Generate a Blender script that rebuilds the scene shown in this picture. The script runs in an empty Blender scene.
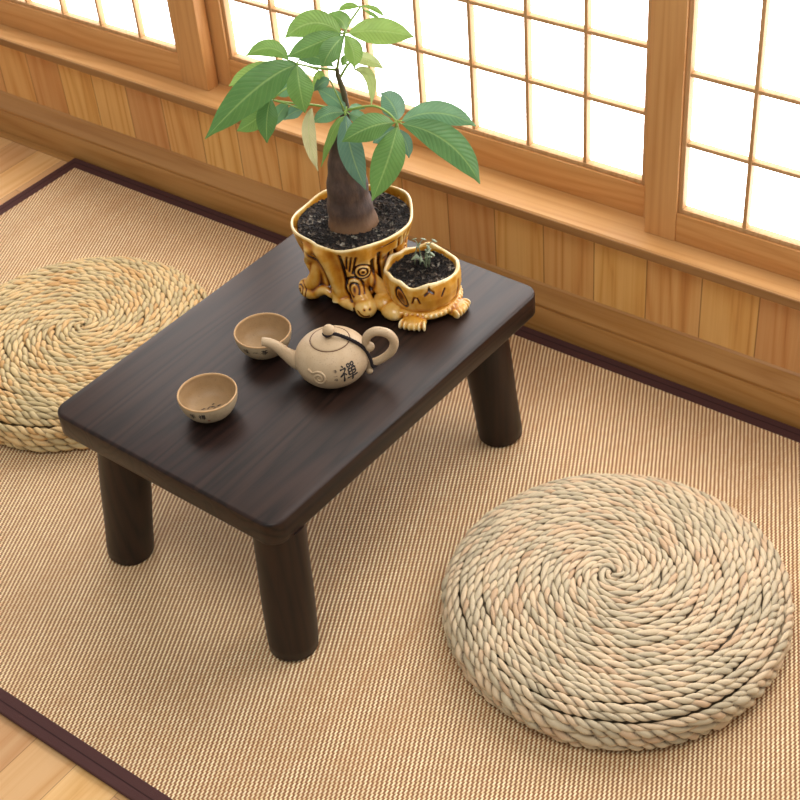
import bpy, math, random
import numpy as np
from mathutils import Vector, Matrix
random.seed(7); rng = np.random.default_rng(7)
PI = math.pi
scene = bpy.context.scene
COL = scene.collection
scene.view_settings.view_transform = 'Standard'
scene.view_settings.look = 'None'

# ------------------------------------------------------------------ helpers
def empty(name, label, cat, loc=(0, 0, 0), rz=0.0, group=None):
    o = bpy.data.objects.new(name, None)
    o.empty_display_size = 0.05
    COL.objects.link(o)
    o.location = loc; o.rotation_euler = (0, 0, rz)
    o['label'] = label; o['category'] = cat
    if group: o['group'] = group
    return o

def mesh(name, verts, faces, mat, parent=None, smooth=True, label=None, colors=None, uvs=None):
    me = bpy.data.meshes.new(name)
    me.from_pydata([tuple(map(float, v)) for v in verts], [], [tuple(map(int, f)) for f in faces])
    me.validate()
    if smooth:
        me.polygons.foreach_set('use_smooth', [True] * len(me.polygons))
    if colors is not None:
        a = me.color_attributes.new('tint', 'FLOAT_COLOR', 'POINT')
        c = np.ones((len(verts), 4), np.float32); c[:, :colors.shape[1]] = colors
        a.data.foreach_set('color', c.ravel())
    if uvs is not None:
        l = me.uv_layers.new(name='UVMap')
        vi = np.zeros(len(me.loops), np.int32); me.loops.foreach_get('vertex_index', vi)
        l.data.foreach_set('uv', np.asarray(uvs, np.float32)[vi].ravel())
    if mat: me.materials.append(mat)
    o = bpy.data.objects.new(name, me); COL.objects.link(o)
    if parent: o.parent = parent
    if label: o['label'] = label
    me.update()
    return o

class MB:
    """collects verts / faces of one mesh"""
    def __init__(s): s.v = []; s.f = []
    def add(s, v, f):
        n = len(s.v); s.v += [tuple(p) for p in v]; s.f += [tuple(i + n for i in q) for q in f]; return s
    def box(s, x0, x1, y0, y1, z0, z1, b=0.0):
        if b <= 0:
            v = [(x0,y0,z0),(x1,y0,z0),(x1,y1,z0),(x0,y1,z0),(x0,y0,z1),(x1,y0,z1),(x1,y1,z1),(x0,y1,z1)]
            f = [(0,3,2,1),(4,5,6,7),(0,1,5,4),(1,2,6,5),(2,3,7,6),(3,0,4,7)]
            return s.add(v, f)
        import bmesh
        bm = bmesh.new(); bmesh.ops.create_cube(bm, size=1)
        for q in bm.verts:
            q.co = Vector((x0+(q.co.x+.5)*(x1-x0), y0+(q.co.y+.5)*(y1-y0), z0+(q.co.z+.5)*(z1-z0)))
        bmesh.ops.bevel(bm, geom=bm.edges[:], offset=b, segments=2, affect='EDGES', profile=.5)
        bm.verts.index_update()
        s.add([q.co[:] for q in bm.verts], [[q.index for q in f.verts] for f in bm.faces]); bm.free(); return s
    def lathe(s, prof, n=64, c=(0,0,0)):
        v = []; f = []; m = len(prof)
        for i in range(n):
            a = 2*PI*i/n
            for r, z in prof: v.append((c[0]+r*math.cos(a), c[1]+r*math.sin(a), c[2]+z))
        for i in range(n):
            j = (i+1) % n
            for k in range(m-1): f.append((i*m+k, j*m+k, j*m+k+1, i*m+k+1))
        return s.add(v, f)
    def tube(s, pts, rad, n=12, cap=True, flat=None):
        pts = [Vector(p) for p in pts]; m = len(pts)
        rad = [rad]*m if not hasattr(rad, '__len__') else rad
        T = [(pts[min(i+1,m-1)]-pts[max(i-1,0)]).normalized() for i in range(m)]
        up = Vector((0,0,1)) if abs(T[0].z) < .9 else Vector((1,0,0))
        N = (up - T[0]*up.dot(T[0])).normalized()
        v = []; f = []
        for i in range(m):
            N = (N - T[i]*N.dot(T[i])).normalized(); B = T[i].cross(N)
            for k in range(n):
                a = 2*PI*k/n
                v.append(pts[i] + (N*math.cos(a) + B*math.sin(a))*rad[i])
        for i in range(m-1):
            for k in range(n):
                l = (k+1) % n
                f.append((i*n+k, i*n+l, (i+1)*n+l, (i+1)*n+k))
        if cap:
            v.append(pts[0]); v.append(pts[-1]); a, b = len(v)-2, len(v)-1
            for k in range(n):
                l = (k+1) % n
                f.append((a, l, k)); f.append((b, (m-1)*n+k, (m-1)*n+l))
        return s.add(v, f)
    def ball(s, c, r, n=20, m=12, M=None):
        v = []; f = []
        for j in range(m+1):
            t = PI*j/m
            for i in range(n):
                a = 2*PI*i/n
                p = Vector((math.sin(t)*math.cos(a)*r[0], math.sin(t)*math.sin(a)*r[1], math.cos(t)*r[2]))
                if M: p = M @ p
                v.append((c[0]+p.x, c[1]+p.y, c[2]+p.z))
        for j in range(m):
            for i in range(n):
                k = (i+1) % n
                f.append((j*n+i, (j+1)*n+i, (j+1)*n+k, j*n+k))
        return s.add(v, f)
    def build(s, name, mat, parent=None, smooth=True, label=None, **k):
        return mesh(name, s.v, s.f, mat, parent, smooth, label, **k)

def spline(ctrl, n=8):
    """Catmull-Rom through the control points (any dimension)"""
    P = [np.array(c, float) for c in ctrl]; P = [2*P[0]-P[1]] + P + [2*P[-1]-P[-2]]
    out = []
    for i in range(1, len(P)-2):
        a, b, c, d = P[i-1:i+3]
        for k in range(n):
            t = k/n
            out.append(.5*((2*b)+(-a+c)*t+(2*a-5*b+4*c-d)*t*t+(-a+3*b-3*c+d)*t**3))
    out.append(P[-2]); return out

def struct(o):
    o['kind'] = 'structure'; return o

def shade_auto(o, deg=40):
    me = o.data
    me.polygons.foreach_set('use_smooth', [True]*len(me.polygons))
    try: me.set_sharp_from_angle(angle=math.radians(deg))
    except Exception: pass

# ------------------------------------------------------------------ materials
class NT:
    def __init__(s, name):
        s.m = bpy.data.materials.new(name); s.m.use_nodes = True
        s.t = s.m.node_tree; s.t.nodes.clear()
        s.out = s.t.nodes.new('ShaderNodeOutputMaterial')
    def n(s, typ, **k):
        o = s.t.nodes.new('ShaderNode'+typ)
        for a, b in k.items(): setattr(o, a, b)
        return o
    def l(s, a, b): s.t.links.new(a, b)
    def sock(s, inp, val):
        if hasattr(val, 'is_output'): s.l(val, inp)
        else: inp.default_value = val
    def math(s, op, a, b=0.0, c=0.0, clamp=False):
        o = s.n('Math', operation=op); o.use_clamp = clamp
        for i, q in enumerate((a, b, c)):
            s.sock(o.inputs[i], q)
        return o.outputs[0]
    def mix(s, fac, a, b, blend='MIX'):
        o = s.n('Mix', data_type='RGBA', blend_type=blend)
        s.sock(o.inputs[0], fac); s.sock(o.inputs[6], a); s.sock(o.inputs[7], b)
        return o.outputs[2]
    def ramp(s, fac, stops, interp='LINEAR'):
        o = s.n('ValToRGB'); e = o.color_ramp.elements; o.color_ramp.interpolation = interp
        while len(e) > 1: e.remove(e[0])
        e[0].position = stops[0][0]; e[0].color = (*stops[0][1], 1)
        for p, c in stops[1:]:
            q = e.new(p); q.color = (*c, 1)
        s.l(fac, o.inputs[0]); return o.outputs[0]
    def coord(s, kind='Object'):
        return s.n('TexCoord').outputs[kind]
    def mapping(s, vec, scale=(1,1,1), loc=(0,0,0), rot=(0,0,0)):
        o = s.n('Mapping'); s.l(vec, o.inputs[0])
        o.inputs['Scale'].default_value = scale; o.inputs['Rotation'].default_value = rot
        s.sock(o.inputs['Location'], loc); return o.outputs[0]
    def noise(s, vec, scale, detail=3, rough=.5, dist=0.0):
        o = s.n('TexNoise'); s.l(vec, o.inputs['Vector'])
        o.inputs['Scale'].default_value = scale; o.inputs['Detail'].default_value = detail
        o.inputs['Roughness'].default_value = rough; o.inputs['Distortion'].default_value = dist
        return o.outputs['Fac']
    def bsdf(s, color, rough=.5, spec=.5, normal=None, **k):
        o = s.n('BsdfPrincipled')
        s.sock(o.inputs['Base Color'], color); s.sock(o.inputs['Roughness'], rough)
        s.sock(o.inputs['Specular IOR Level'], spec)
        if normal is not None: s.l(normal, o.inputs['Normal'])
        for a, b in k.items(): s.sock(o.inputs[a.replace('_', ' ')], b)
        s.l(o.outputs[0], s.out.inputs[0]); return o
    def bump(s, h, strength=.3, dist=.002):
        o = s.n('Bump'); s.l(h, o.inputs['Height'])
        o.inputs['Strength'].default_value = strength; o.inputs['Distance'].default_value = dist
        return o.outputs[0]

def C(r, g, b): # sRGB 0-255 -> linear
    f = lambda u: (u/255/12.92) if u/255 <= .04045 else ((u/255+.055)/1.055)**2.4
    return (f(r), f(g), f(b))
def C4(*a): return (*C(*a), 1)

def wood(name, light, mid, dark, axis='X', ring=9.0, rough=.45, spec=.4, board=None, bump=.08, tintvar=.18, groove=None, coat=0.0, ringw=.24):
    """straight-grained wood; axis = grain direction; board = (axis, pitch, offset, end-joint length or 0)"""
    t = NT(name); co = t.coord()
    sep = t.n('SeparateXYZ'); t.l(co, sep.inputs[0])
    rnd = None
    if board:
        bx, pitch, off, blen = board
        u = t.math('DIVIDE', t.math('SUBTRACT', sep.outputs[bx], off), pitch)
        row = t.math('FLOOR', u); fr = t.math('SUBTRACT', u, row)
        wn = t.n('TexWhiteNoise', noise_dimensions='2D' if blen else '1D')
        if blen:
            v = t.math('ADD', t.math('DIVIDE', sep.outputs[axis], blen), t.math('MULTIPLY', row, .387))
            seg = t.math('FLOOR', v); fv = t.math('SUBTRACT', v, seg)
            cmb = t.n('CombineXYZ'); t.l(row, cmb.inputs[0]); t.l(seg, cmb.inputs[1]); t.l(cmb.outputs[0], wn.inputs['Vector'])
        else:
            t.l(row, wn.inputs['W'])
        rnd = wn.outputs['Value']
    sc = {'X': (.07, 1, 1), 'Y': (1, .07, 1), 'Z': (1, 1, .07)}[axis]
    vec = t.mapping(co, scale=sc)
    if rnd is not None:
        cm = t.n('CombineXYZ')
        for i in range(3): t.l(t.math('MULTIPLY', rnd, 7.3+i*3), cm.inputs[i])
        ad = t.n('VectorMath', operation='ADD'); t.l(vec, ad.inputs[0]); t.l(cm.outputs[0], ad.inputs[1]); vec = ad.outputs[0]
    big = t.noise(vec, ring, 2, .45, .2)
    rings = t.math('ABSOLUTE', t.math('SINE', t.math('MULTIPLY', big, 46.0)))
    fine = t.noise(t.mapping(vec, scale={'X': (.25,1,1),'Y': (1,.25,1),'Z': (1,1,.25)}[axis]), 170, 3, .6)
    g = t.math('ADD', t.math('MULTIPLY', rings, ringw), t.math('ADD', t.math('MULTIPLY', fine, .55), .45-ringw))
    col = t.ramp(g, [(.2, dark), (.45, mid), (.75, light)])
    patch = t.noise(vec, 3.0, 2)
    col = t.mix(t.math('MULTIPLY', t.math('SUBTRACT', patch, .35), .7, clamp=True), col, (*mid, 1))
    if rnd is not None:
        hs = t.n('HueSaturation'); t.l(col, hs.inputs['Color'])
        t.l(t.math('ADD', t.math('MULTIPLY', rnd, 2*tintvar), 1-tintvar), hs.inputs['Value'])
        t.l(t.math('ADD', t.math('MULTIPLY', wn.outputs['Value'], .016), .492), hs.inputs['Hue'])
        col = hs.outputs[0]
    h = g
    if board and groove:
        e = t.math('MINIMUM', fr, t.math('SUBTRACT', 1.0, fr))
        line = t.math('DIVIDE', e, groove, clamp=True)
        if blen:
            e2 = t.math('MINIMUM', fv, t.math('SUBTRACT', 1.0, fv))
            line = t.math('MINIMUM', line, t.math('DIVIDE', e2, groove*pitch/blen, clamp=True))
        col = t.mix(line, t.mix(.75, col, (dark[0]*.35, dark[1]*.3, dark[2]*.3, 1)), col)
        h = t.math('ADD', t.math('MULTIPLY', g, .1), t.math('MULTIPLY', line, 1.0))
    t.bsdf(col, rough, spec, t.bump(h, bump, .0015), **({'Coat_Weight': coat, 'Coat_Roughness': .25} if coat else {}))
    return t.m
LEAVES= [{"pet":[[-1.189,1.3488,0.612],[-1.1808,1.3494,0.6401],[-1.1717,1.3508,0.6675]],"leaves":[[-1.1745,1.3483,0.6694,-1.2157,1.3452,0.6929,-1.2363,1.307,0.666,0.0365,10,0.75],[-1.1746,1.3482,0.668,-1.1915,1.3166,0.666,-1.2196,1.2884,0.6513,0.0295,0,0.55],[-1.1719,1.3506,0.6647,-1.1668,1.3117,0.6657,-1.1725,1.3033,0.6419,0.028,0,0.5],[-1.1709,1.3514,0.6645,-1.1447,1.3413,0.6584,-1.1459,1.3336,0.6331,0.0254,0,0.8],[-1.1667,1.3551,0.6681,-1.1472,1.3925,0.6647,-1.1097,1.4189,0.6475,0.0352,0,0.85],[-1.1702,1.3521,0.6744,-1.1937,1.3814,0.6701,-1.2138,1.3736,0.6775,0.0232,0,0.65]]},{"pet":[[-1.1717,1.3508,0.6675],[-1.1777,1.3722,0.6737],[-1.1718,1.3907,0.6896]],"leaves":[[-1.1739,1.3889,0.6885,-1.1928,1.3888,0.6899,-1.2047,1.3817,0.679,0.0095,0,0.8],[-1.1709,1.3916,0.6894,-1.1562,1.4045,0.6865,-1.1502,1.4098,0.6707,0.0068,0,0.8],[-1.1693,1.393,0.6835,-1.1586,1.3958,0.6798,-1.148,1.3984,0.6733,0.0054,0,0.7]]},{"pet":[[-1.187,1.3506,0.5998],[-1.182,1.3617,0.6136],[-1.1786,1.3713,0.6188]],"leaves":[[-1.1794,1.3706,0.6219,-1.1834,1.4005,0.6124,-1.1675,1.4212,0.5849,0.018,0,0.95],[-1.1777,1.3722,0.6039,-1.1637,1.3979,0.6009,-1.165,1.3833,0.5489,0.0166,20,0.95],[-1.1753,1.3609,0.6216,-1.1753,1.3542,0.6334,-1.1771,1.346,0.6222,0.0136,0,0.7]]},{"pet":[[-1.189,1.3488,0.612],[-1.2077,1.3323,0.6179],[-1.2142,1.2998,0.6373]],"leaves":[[-1.2144,1.2997,0.6359,-1.2214,1.2467,0.6497,-1.2943,1.1889,0.5586,0.0469,0,0.45],[-1.211,1.296,0.6384,-1.1862,1.2678,0.6266,-1.1922,1.2792,0.5809,0.0348,0,0.6],[-1.2294,1.2998,0.6393,-1.2514,1.3003,0.6654,-1.2768,1.2712,0.6465,0.0231,0,0.7],[-1.24,1.3037,0.626,-1.2933,1.2966,0.607,-1.3126,1.2662,0.5953,0.029,0,0.85],[-1.2186,1.3093,0.6376,-1.2134,1.3339,0.6414,-1.1917,1.3464,0.6168,0.0218,0,0.4],[-1.2079,1.3321,0.615,-1.214,1.3467,0.5932,-1.2233,1.3318,0.5782,0.0166,0,0.85]]},{"pet":[[-1.1933,1.3583,0.5427],[-1.2204,1.3411,0.5531],[-1.2449,1.3127,0.565],[-1.2576,1.2881,0.5782]],"leaves":[[-1.2444,1.2731,0.5921,-1.2388,1.2514,0.5784,-1.2409,1.2495,0.5367,0.0286,0,0.44],[-1.2582,1.2876,0.5722,-1.2717,1.269,0.5526,-1.2904,1.2458,0.5428,0.0277,0,0.65],[-1.2491,1.309,0.5641,-1.2586,1.3006,0.5558,-1.2676,1.2926,0.5316,0.0195,0,0.3],[-1.2337,1.3226,0.5524,-1.2437,1.3138,0.5556,-1.2554,1.3034,0.5405,0.0181,0,0.15],[-1.2492,1.3222,0.5881,-1.2638,1.326,0.5718,-1.2792,1.3157,0.568,0.0196,0,0.3]]},{"pet":[[-1.1828,1.3543,0.5599],[-1.181,1.3492,0.5568],[-1.1791,1.3442,0.5537]],"leaves":[[-1.1789,1.3444,0.5567,-1.1941,1.3443,0.5731,-1.2179,1.3366,0.5819,0.0235,0,0.25],[-1.1789,1.3417,0.5534,-1.1889,1.3202,0.566,-1.2026,1.3034,0.5507,0.022,0,0.3],[-1.1752,1.341,0.5518,-1.1459,1.3001,0.5318,-1.1368,1.3216,0.4555,0.0342,0,0.1],[-1.1782,1.3517,0.5532,-1.1846,1.3727,0.5495,-1.1748,1.3814,0.541,0.0098,0,0.35],[-1.1786,1.3513,0.5472,-1.1745,1.3616,0.5401,-1.1646,1.3771,0.5257,0.0181,0,0.3],[-1.1763,1.34,0.5504,-1.1773,1.3158,0.5531,-1.2035,1.3093,0.4784,0.0138,25,0.7],[-1.1983,1.3006,0.5762,-1.1982,1.2772,0.5547,-1.1969,1.2951,0.4817,0.0191,0,1.2],[-1.1971,1.3416,0.5984,-1.2085,1.3382,0.5964,-1.2212,1.3337,0.5794,0.0152,0,0.2]]},{"pet":[[-1.1802,1.3499,0.5536],[-1.1416,1.3574,0.5666],[-1.1207,1.3625,0.5607],[-1.1053,1.3628,0.5497]],"leaves":[[-1.1041,1.3638,0.5525,-1.1265,1.3874,0.5626,-1.141,1.378,0.5763,0.0329,0,0.2],[-1.1002,1.3673,0.5504,-1.0778,1.4171,0.5599,-1.0348,1.4451,0.5217,0.033,0,0.3],[-1.0992,1.3655,0.547,-1.0412,1.4041,0.5325,-1.0159,1.4218,0.448,0.0425,0,0.4],[-1.1038,1.3601,0.5439,-1.0876,1.3237,0.5237,-1.1156,1.307,0.4527,0.0435,0,0.55],[-1.1065,1.3577,0.5504,-1.1135,1.3208,0.5694,-1.1458,1.2936,0.5431,0.0364,0,0.5],[-1.1236,1.3799,0.5266,-1.1449,1.3811,0.5098,-1.1539,1.3665,0.5012,0.0237,0,0.1],[-1.1197,1.3834,0.5228,-1.121,1.4023,0.494,-1.1181,1.3982,0.4713,0.0182,0,0.1]]}]
TRUNK= [[-1.1896,1.3483,0.3628,0.0363],[-1.1918,1.3463,0.4075,0.0316],[-1.1914,1.3467,0.4571,0.0263],[-1.191,1.3471,0.5053,0.0168],[-1.1866,1.3509,0.5359,0.0084],[-1.184,1.3532,0.557,0.0044],[-1.1853,1.3521,0.5815,0.0039],[-1.1887,1.3491,0.603,0.0033],[-1.1888,1.349,0.6149,0.0025]]
# ------------------------------------------------------------------ material library
M_panel = wood('pine_panelling', C(222,172,108), C(208,150,84), C(172,106,50), 'Z', 8, .5, .35, ('X', .0945, -2.4027, 0), .25, .11, .018, 0, .32)
M_sash = wood('cedar_sash', C(212,158,98), C(198,140,80), C(166,106,54), 'X', 12, .45, .4)
M_sashv = wood('cedar_stile', C(216,166,108), C(202,148,90), C(172,114,64), 'Z', 12, .45, .4)
M_lat = wood('lattice_wood', C(204,164,118), C(188,146,98), C(160,116,72), 'Z', 14, .5, .3)
M_sill = wood('sill_wood', C(212,166,110), C(198,148,90), C(168,116,62), 'X', 8, .4, .4)
M_sill_shade = wood('shaded_sill_wood', C(160,118,72), C(142,100,56), C(110,74,38), 'X', 6, .5, .3)  # sill wood darkened: shade of the front face put into the colour
M_base = wood('baseboard_wood', C(184,136,78), C(164,114,58), C(124,78,36), 'X', 7, .36, .45)
M_floor = wood('floor_planks', C(226,184,130), C(212,162,102), C(184,124,66), 'Y', 6, .33, .45, ('X', .075, .02, .42), .06, .17, .012)
M_table = wood('dark_stained_wood', C(46,30,25), C(27,18,16), C(9,6,6), 'Y', 11, .36, .29, ('X', .137, -.205, 0), .14, .12, None, 0, .34)
M_leg = wood('dark_stained_post', C(44,27,20), C(23,14,12), C(10,7,7), 'Z', 9, .42, .35)

def mat_rug():
    t = NT('woven_reed'); co = t.coord(); s = t.n('SeparateXYZ'); t.l(co, s.inputs[0])
    wob = t.noise(co, 60, 2)
    X = t.math('ADD', s.outputs[0], t.math('MULTIPLY', t.math('SUBTRACT', wob, .5), .0014))
    u = t.math('DIVIDE', X, .00245); row = t.math('FLOOR', u); fu = t.math('SUBTRACT', t.math('SUBTRACT', u, row), .5)
    v = t.math('DIVIDE', t.math('ADD', s.outputs[1], t.math('MULTIPLY', row, .0051)), .0135)
    cell = t.math('FLOOR', v); fv = t.math('SUBTRACT', t.math('SUBTRACT', v, cell), .5)
    a = t.math('SUBTRACT', 1.0, t.math('POWER', t.math('ABSOLUTE', t.math('DIVIDE', fv, .27)), 2.2))
    b = t.math('SUBTRACT', 1.0, t.math('POWER', t.math('ABSOLUTE', t.math('DIVIDE', fu, .66)), 2.0))
    h = t.math('MULTIPLY', t.math('MAXIMUM', a, 0.0), t.math('MAXIMUM', b, 0.0))
    wn = t.n('TexWhiteNoise', noise_dimensions='2D'); cb = t.n('CombineXYZ'); t.l(row, cb.inputs[0]); t.l(cell, cb.inputs[1]); t.l(cb.outputs[0], wn.inputs['Vector'])
    hv = t.math('MULTIPLY', t.math('POWER', h, .7), t.math('ADD', .72, t.math('MULTIPLY', wn.outputs['Value'], .42)))
    col = t.ramp(hv, [(0, C(140,98,66)), (.16, C(190,150,106)), (.42, C(228,200,152)), (1, C(250,234,196))])
    st = t.noise(t.mapping(co, scale=(26, 1.3, 1)), 1.0, 3, .6)
    col = t.mix(t.math('MULTIPLY', t.math('SUBTRACT', st, .46), 1.1, clamp=True), col, C4(176,128,84), 'MIX')
    bl = t.noise(co, 4.0, 2)
    hs = t.n('HueSaturation'); t.l(col, hs.inputs['Color']); t.l(t.math('ADD', .93, t.math('MULTIPLY', bl, .28)), hs.inputs['Value'])
    t.bsdf(hs.outputs[0], .62, .25, t.bump(h, .55, .002)); return t.m
M_rug = mat_rug()

def mat_cloth(name, c, sc=900):
    t = NT(name); co = t.coord()
    w = t.n('TexWave'); t.l(t.mapping(co, rot=(0,0,.6)), w.inputs[0]); w.inputs['Scale'].default_value = sc; w.inputs['Distortion'].default_value = 1
    col = t.mix(w.outputs['Fac'], (*[q*.78 for q in c], 1), (*c, 1))
    t.bsdf(col, .75, .2, t.bump(w.outputs['Fac'], .3, .0006)); return t.m
M_bind = mat_cloth('dark_binding_cloth', C(84,54,52))
M_stitch = mat_cloth('stitch_thread', C(56,34,34))

def mat_straw(name, hue, sat, val):
    t = NT(name); a = t.n('Attribute', attribute_name='tint'); sp = t.n('SeparateColor'); t.l(a.outputs['Color'], sp.inputs[0])
    col = t.ramp(sp.outputs[0], [(0, C(186,172,136)), (.25, C(206,190,152)), (.5, C(218,198,156)), (.75, C(222,194,150)), (.93, C(216,182,136)), (1, C(196,158,112))])
    fib = t.noise(t.mapping(t.coord(), scale=(1,1,1)), 420, 3, .6)
    col = t.mix(t.math('MULTIPLY', t.math('SUBTRACT', fib, .35), .9, clamp=True), col, C4(196,174,132))
    col = t.mix(sp.outputs[1], col, C4(74,52,30))     # seams between the leaf strips
    hs = t.n('HueSaturation'); t.l(col, hs.inputs['Color'])
    hs.inputs['Hue'].default_value = hue; hs.inputs['Saturation'].default_value = sat; hs.inputs['Value'].default_value = val
    t.bsdf(hs.outputs[0], .55, .3, t.bump(fib, .35, .0012)); return t.m
M_straw = mat_straw('pale_straw', .496, .86, .95)
M_straw2 = mat_straw('golden_straw', .497, 1.15, .97)

def mat_plain(name, c, rough=.5, spec=.5, noise=0, amp=.2, bump=0, **k):
    t = NT(name); col = (*c, 1); nrm = None
    if noise:
        f = t.noise(t.coord(), noise, 4, .6)
        col = t.mix(f, (*[q*(1-amp) for q in c], 1), (*[min(1, q*(1+amp)) for q in c], 1))
        if bump: nrm = t.bump(f, bump, .001)
    t.bsdf(col, rough, spec, nrm, **k); return t.m

def mat_pane():
    t = NT('backlit_frosted_glass'); e = t.n('Emission'); e.inputs[0].default_value = (.98, .985, 1, 1); e.inputs[1].default_value = PANE
    gl = t.n('BsdfDiffuse'); gl.inputs[0].default_value = (.9, .9, .92, 1)
    ad = t.n('AddShader'); t.l(e.outputs[0], ad.inputs[0]); t.l(gl.outputs[0], ad.inputs[1]); t.l(ad.outputs[0], t.out.inputs[0]); return t.m
PANE = 4.4
M_pane = mat_pane()

# ------------------------------------------------------------------ camera
F, RC = 1481.99, [[.80175514, .59306339, -.07392234], [.34026556, -.55464773, -.75933211], [-.49133293, .58364519, -.64649071]]
cam = bpy.data.cameras.new('camera'); co = bpy.data.objects.new('camera', cam); COL.objects.link(co)
r, d, f = (Vector(v) for v in RC)
m = Matrix((r, -d, -f)).transposed().to_4x4(); m.translation = (0, 0, 1.55); co.matrix_world = m
cam.sensor_width = 36; cam.lens = F/800*36; cam.clip_start = .05
cam.dof.use_dof = True; cam.dof.focus_distance = 1.82; cam.dof.aperture_fstop = 18.0
scene.camera = co

# ------------------------------------------------------------------ the setting
YB, YW = 1.662, 1.680            # baseboard face, panelling face
XL, XR = -3.6, .9
struct(MB().box(XL, XR, -.6, YW+.1, -.05, 0).build('floor', M_floor, smooth=False))
w = MB().box(XL, XR, YW, YW+.12, 0, .235)
w.box(XL, -2.88, YW+.02, YW+.12, .235, 2.3).box(.12, XR, YW+.02, YW+.12, .235, 2.3).box(-2.88, .12, YW+.02, YW+.12, 1.92, 2.3)
struct(w.build('wall_back', M_panel, smooth=False))
def extrude_x(prof, x0, x1):
    n = len(prof); b = MB()
    v = [(x0, y, z) for y, z in prof] + [(x1, y, z) for y, z in prof]
    return b.add(v, [(i, (i+1) % n, n+(i+1) % n, n+i) for i in range(n)] + [tuple(range(n-1, -1, -1)), tuple(range(n, 2*n))])
prof = [(YW+.004, 0), (YB, 0), (YB, .052), (YB+.0015, .0555), (YB+.0005, .058), (YB+.0005, .062), (YB+.003, .067), (YB+.008, .075), (YB+.012, .084), (YB+.0145, .091), (YB+.018, .094), (YW+.004, .0945)]
o = struct(extrude_x(prof, XL, XR).build('baseboard_back', M_base)); shade_auto(o, 25)
prof = [(YB-.002, .226), (YB-.002, .2405), (YB, .2425), (1.775, .2425), (1.775, .224), (YB, .224)]
o = struct(extrude_x(prof, XL, XR).build('trim_1', M_sill)); shade_auto(o, 25)
o = struct(MB().box(XL, XR, YB-.0045, YB-.0021, .2255, .2405, .0008).build('sill_shade_strip', M_sill_shade)); shade_auto(o, 30)  # strip added over the sill front; its dark tone paints the shade there
o = struct(MB().box(XL, XR, YB-.016, YB+.002, 0, .0035, .001).build('trim_2', M_base)); shade_auto(o, 30)
o = struct(MB().box(-2.9, .14, YB+.002, 1.775, 1.87, 1.92, .002).build('trim_3', M_sill)); shade_auto(o, 30)

def sash(n, x0, x1, y, rail, cols, rows, sl, sr):
    t = .028; zb, zt = .2425, 1.87
    root = bpy.data.objects.new('window_%d' % n, None); COL.objects.link(root); root['kind'] = 'structure'; root.location = ((x0+x1)/2, y, zb); root.empty_display_size = .05
    ox, oy, oz = root.location
    def B(b, a0, a1, b0, b1, c0, c1, bv=.0012): b.box(a0-ox, a1-ox, b0-oy, b1-oy, c0-oz, c1-oz, bv)
    for (a0, a1) in ((x0, x0+sl), (x1-sr, x1)):
        b = MB(); B(b, a0, a1, y, y+t, zb, zt, .0015); shade_auto(b.build('stile', M_sashv, root), 30)
    for (c0, c1) in ((zb, zb+rail), (zt-.06, zt)):
        b = MB(); B(b, x0+sl, x1-sr, y+.0015, y+t, c0, c1, .0015); shade_auto(b.build('rail', M_sash, root), 30)
    ix0, ix1, iz0, iz1 = x0+sl, x1-sr, zb+rail, zt-.06
    b = MB(); bw = .0075
    B(b, ix0, ix0+bw, y+.005, y+.024, iz0, iz1); B(b, ix1-bw, ix1, y+.005, y+.024, iz0, iz1)
    B(b, ix0+bw, ix1-bw, y+.005, y+.024, iz0, iz0+bw); B(b, ix0+bw, ix1-bw, y+.005, y+.024, iz1-bw, iz1)
    for x in cols: B(b, x-.0030, x+.0030, y+.006, y+.019, iz0+bw, iz1-bw, .0006)
    for z in rows: B(b, ix0+bw, ix1-bw, y+.0075, y+.019, z-.0030, z+.0030, .0006)
    shade_auto(b.build('lattice', M_lat, root), 30)
    b = MB(); B(b, ix0+.002, ix1-.002, y+.019, y+.0225, iz0+.002, iz1-.002, 0); b.build('pane', M_pane, root, smooth=False)
sash(1, -2.836, -1.817, YB+.0375, .058, [-1.983-.1045*k for k in range(8)], [.305+.112*k for k in range(1, 14)], .048, .066)
sash(2, -1.835, -.880, YB+.070, .056, [-1.0385-.1055*k for k in range(7)], [.3120+.1085*k for k in range(1, 14)], .048, .049)
sash(3, -.909, .078, YB+.0375, .050, [-.7485+.1060*k for k in range(8)], [.2975+.1125*k for k in (1, 2, 4, 5, 7, 8, 10, 11)], .053, .048)

# ------------------------------------------------------------------ rug
RX0, RX1, RY0, RY1 = -2.203, .35, .601, YB-.003
rug = empty('woven_rug', 'tan woven reed floor rug with dark brown cloth binding on the floor', 'rug', ((RX0+RX1)/2, (RY0+RY1)/2, 0))
cx, cy, _ = rug.location
mt = MB().box(RX0+.004, RX1-.004, RY0+.004, RY1-.004, .0030, .0078)
mt.v = [(x-cx, y-cy, z) for x, y, z in mt.v]; mt.build('woven_mat', M_rug, rug, smooth=False)
bd = MB()
def ring(b, ins_o, ins_i, z0, z1):
    X0, X1, Y0, Y1 = RX0+ins_o, RX1-ins_o, RY0+ins_o, RY1-ins_o
    x0, x1, y0, y1 = RX0+ins_i, RX1-ins_i, RY0+ins_i, RY1-ins_i
    v = []
    for z in (z0, z1):
        v += [(X0,Y0,z),(X1,Y0,z),(X1,Y1,z),(X0,Y1,z),(x0,y0,z),(x1,y0,z),(x1,y1,z),(x0,y1,z)]
    f = []
    for i in range(4):
        j = (i+1) % 4
        f += [(8+i, 8+j, 12+j, 12+i), (i, 4+i, 4+j, j), (i, j, 8+j, 8+i), (4+i, 12+i, 12+j, 4+j)]
    b.add([(p[0]-cx, p[1]-cy, p[2]) for p in v], f)
ring(bd, .0, .030, .0030, .0086)
o = bd.build('binding', M_bind, rug, smooth=False)
mod = o.modifiers.new('bevel', 'BEVEL'); mod.width = .0025; mod.segments = 3
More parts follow.
